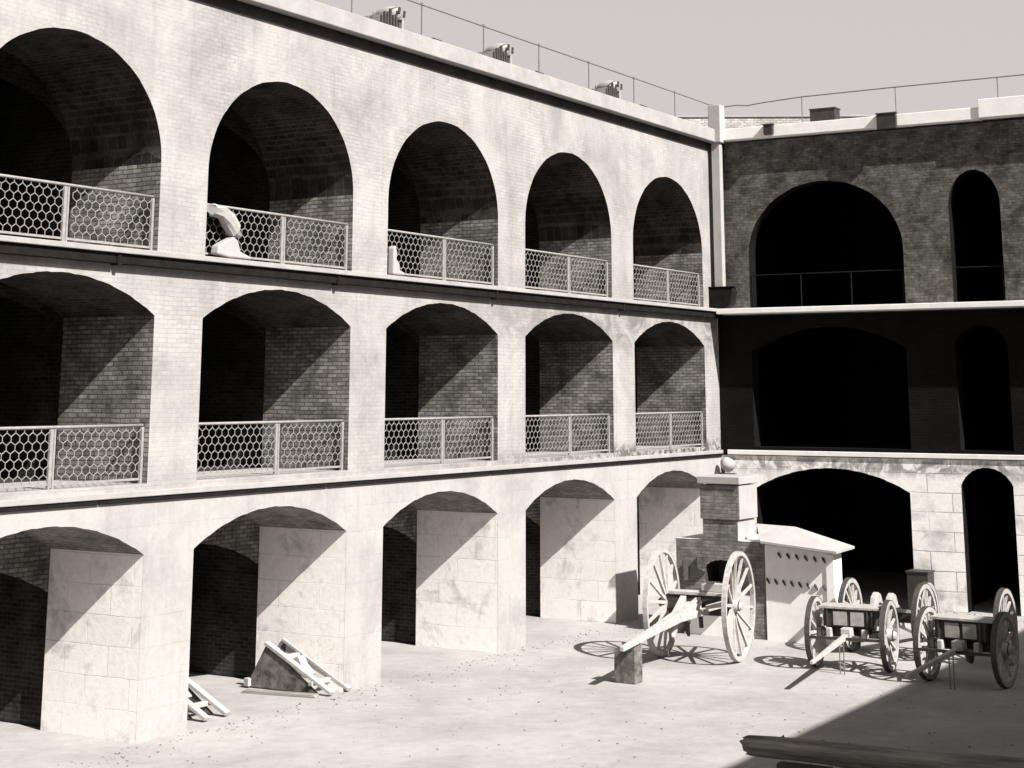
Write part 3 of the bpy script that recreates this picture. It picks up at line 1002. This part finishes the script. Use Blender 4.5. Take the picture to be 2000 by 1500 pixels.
# whitewashed body to the right
WL = 1.60
mb = MB()
zl, zr = 2.0, 1.88
mb.face([(0.03, -0.02, -0.02), (WL, -0.02, -0.02), (WL, -0.02, zr), (0.03, -0.02, zl)])
mb.face([(WL, -0.02, -0.02), (WL, 0.5, -0.02), (WL, 0.5, zr), (WL, -0.02, zr)])
mb.face([(0.03, -0.02, -0.02), (0.03, 0.5, -0.02), (0.03, 0.5, zl), (0.03, -0.02, zl)])
mb.face([(0.03, 0.5, -0.02), (WL, 0.5, -0.02), (WL, 0.5, zr), (0.03, 0.5, zl)])
mb.build('shed_wall', WHITEWASH_LIT_TRIM, fu)
MB().box((WL - 0.15, -0.05, 0.0), (WL + 0.02, -0.022, zr - 0.02)).build('corner_board', WHITEWASH_LIT_TRIM, fu)
rf = MB()
e = [(0.06, -0.34, 2.05), (1.80, -0.34, 1.91)]
rg = [(-0.3, 0.35, 2.36), (0.62, 0.35, 2.33)]
bk_ = [(0.06, 0.86, 2.07), (1.78, 0.86, 1.93)]
th = 0.05
def up(p, d=th): return (p[0], p[1], p[2] + d)
for dz in (0, th):
    a, b, c_, d, e2, f2 = [(q[0], q[1], q[2] + dz) for q in (e[0], e[1], rg[0], rg[1], bk_[0], bk_[1])]
    rf.face([a, b, d, c_])
    rf.face([b, f2, d])
    rf.face([e2, c_, d, f2])
rf.face([e[0], e[1], up(e[1]), up(e[0])])
rf.face([e[1], bk_[1], up(bk_[1]), up(e[1])])
rf.build('roof', WHITE, fu)
for row, (z, x0, nx, dx) in enumerate(((1.84, 0.36, 6, 0.205), (1.27, 0.08, 8, 0.185))):
    for k in range(nx):
        x = x0 + k * dx
        zz = z - 0.06 * x
        MB().tube([(x - 0.02, -0.022, zz + 0.03), (x, -0.045, zz), (x + 0.035, -0.04, zz - 0.055), (x + 0.04, -0.024, zz - 0.085)], [0.016, 0.028, 0.020, 0.010], 8).build('iron_hook', IRON, fu)

# dark box at the pier
cb_ = MB().box((-0.27, -0.25, 0), (0.27, 0.25, 0.93)).build('wooden_chest', DARKP, bevel=0.015)
MB().box((-0.29, -0.27, 0.932), (0.29, 0.27, 0.97)).build('lid', DARKP, cb_)
p = C + N * 5.45 + U * 0.35
cb_.location = (p.x, p.y, 0)
cb_.rotation_euler = (0, 0, ROT_R)
tag(cb_, 'tall dark wooden chest against the foot of the granite pier', 'chest')


# ------------------------------------------------------------------ mortar beds by the arcade
def make_bed():
    t = thing('mortar_bed', 'x', 'mortar bed')
    # local X = length (falls towards +X), cheeks at y = 0 and y = 0.9
    for y, mt in ((0.0, WOODS), (0.52, WOODS)):
        MB().prism([(0.0, 0.02), (1.60, 0.02), (0.52, 0.74), (0.42, 0.74)], y - 0.035, y + 0.035).build('cheek', mt, t, bevel=0.008)
        MB().bar((0.42, y, 0.80), (1.92, y, 0.05), 0.13, 0.06).build('rail', WOODL, t, bevel=0.008)
    MB().bar((0.05, -0.1, 0.10), (0.12, 0.62, 0.10), 0.12, 0.14).build('transom', WOODL, t, bevel=0.01)
    MB().bar((1.50, -0.1, 0.19), (1.50, 0.63, 0.19), 0.09, 0.08).build('transom', WOODL, t, bevel=0.01)
    MB().bar((0.75, -0.02, 0.55), (0.80, 0.54, 0.55), 0.10, 0.10).build('transom', WOODL, t, bevel=0.01)
    MB().prism([(0.80, 0.50), (1.02, 0.60), (1.12, 0.44), (1.30, 0.30), (1.20, 0.22), (0.85, 0.34)], 0.16, 0.36).build('quoin', WOODL, t, bevel=0.02)
    return t


bed = make_bed()
bed.location = (-4.86, 32.10, 0)
bed.rotation_euler = (0, 0, R(-30))
bed['label'] = 'triangular wooden mortar bed with sloping rails standing whole in the ground-floor archway'
bed['group'] = 'mortar beds in the arcade'
b2 = copy_tree(bed)
b2.location = (-6.66, 29.75, 0)
b2.rotation_euler = (0, 0, R(-30))
b2['label'] = 'triangular wooden mortar bed half hidden behind the granite pier at the left'
b2['group'] = 'mortar beds in the arcade'
pk = MB().prism([(0, 0.0), (0.06, 0.05), (1.45, 0.05), (1.5, 0.0)], -0.09, 0.09).build('strip', LOGM)  # low dark prism lying flat on the ground
pk.location = (-4.85, 31.55, 0.002)
pk.rotation_euler = (0, 0, R(-20))
tag(pk, 'dark pointed strip lying on the ground in front of the whole mortar bed', 'strip')

# ------------------------------------------------------------------ log in the right foreground
lg = thing('timber_log', 'long weathered dark timber lying across the bottom right in the shadow', 'log', (3.13, 23.2, 0.74), R(-30.5))
mb = MB()
pts, rad = [], []
for k in range(25):
    x = k * 0.33
    pts.append((x, 0.012 * math.sin(x * 1.3), 0.008 * math.sin(x * 2.1)))
    rad.append(0.120 + 0.020 * min(x, 5) + 0.006 * math.sin(x * 5))
pts.insert(0, (-0.06, 0, 0.0)); rad.insert(0, 0.085)
mb.tube(pts, rad, 18)
lo_ = mb.build('trunk', LOGM, lg, smooth=True)
rnd = random.Random(3)
for v_ in lo_.data.vertices:
    a = math.atan2(v_.co.z, v_.co.y)
    k = 1 + 0.07 * math.sin(5 * a) + 0.04 * math.sin(11 * a + v_.co.x) + rnd.uniform(-0.02, 0.02)
    v_.co.y *= k
    v_.co.z *= k
    if v_.co.x < 0.05:
        v_.co.x += rnd.uniform(-0.07, 0.05)
for x in (0.45, 1.0, 1.35):
    MB().tube([(x, 0.02, 0.12), (x + 0.02, 0.02, 0.165)], [0.03, 0.012], 8).build('knot', LOGM, lg)
ts = thing('trestle', 'small dark splayed-leg trestle under the left end of the long timber', 'trestle', (3.78, 22.82, 0), R(-30.5))
MB().box((-0.35, -0.09, 0.46), (0.35, 0.09, 0.575)).build('beam', IRON, ts)
for a, b in ((-0.28, -0.42), (-0.08, -0.12), (0.1, 0.16), (0.28, 0.46)):
    MB().bar((a, 0, 0.47), (b, -0.12, 0.0), 0.05, 0.05).build('leg', IRON, ts)
    MB().bar((a, 0.02, 0.47), (b, 0.2, 0.0), 0.05, 0.05).build('leg', IRON, ts)

# ------------------------------------------------------------------ loose grit on the parade ground
rnd = random.Random(11)
gm = MB()
def pebble(x, y, r_):
    k = rnd.uniform(0.5, 0.9)
    a0 = rnd.uniform(0, 6.28)
    base = [(x + r_ * math.cos(a0 + 1.2566 * j) * rnd.uniform(0.7, 1.1), y + r_ * math.sin(a0 + 1.2566 * j) * rnd.uniform(0.7, 1.1), 0.001) for j in range(5)]
    tp = (x + rnd.uniform(-.3, .3) * r_, y + rnd.uniform(-.3, .3) * r_, r_ * k)
    i = len(gm.v)
    gm.v += base + [tp]
    gm.f += [[i + j, i + (j + 1) % 5, i + 5] for j in range(5)]
for _ in range(1300):
    s_ = rnd.uniform(0.5, 27)
    dn = abs(rnd.gauss(0, 0.5)) + 0.03 if rnd.random() < 0.35 else rnd.uniform(0.1, 13)
    p_ = C + U * s_ + N * dn
    pebble(p_.x, p_.y, rnd.choice((0.010, 0.013, 0.018, 0.026)))
for _ in range(500):
    p_ = C + N * rnd.uniform(0.4, 12) + U * (abs(rnd.gauss(0, 0.7)) + 0.05)
    pebble(p_.x, p_.y, rnd.choice((0.012, 0.018, 0.03)))
gv = gm.build('grit', WOODS, kind='stuff')
tag(gv, 'scattered dark grit and pebbles on the pale courtyard ground', 'grit')
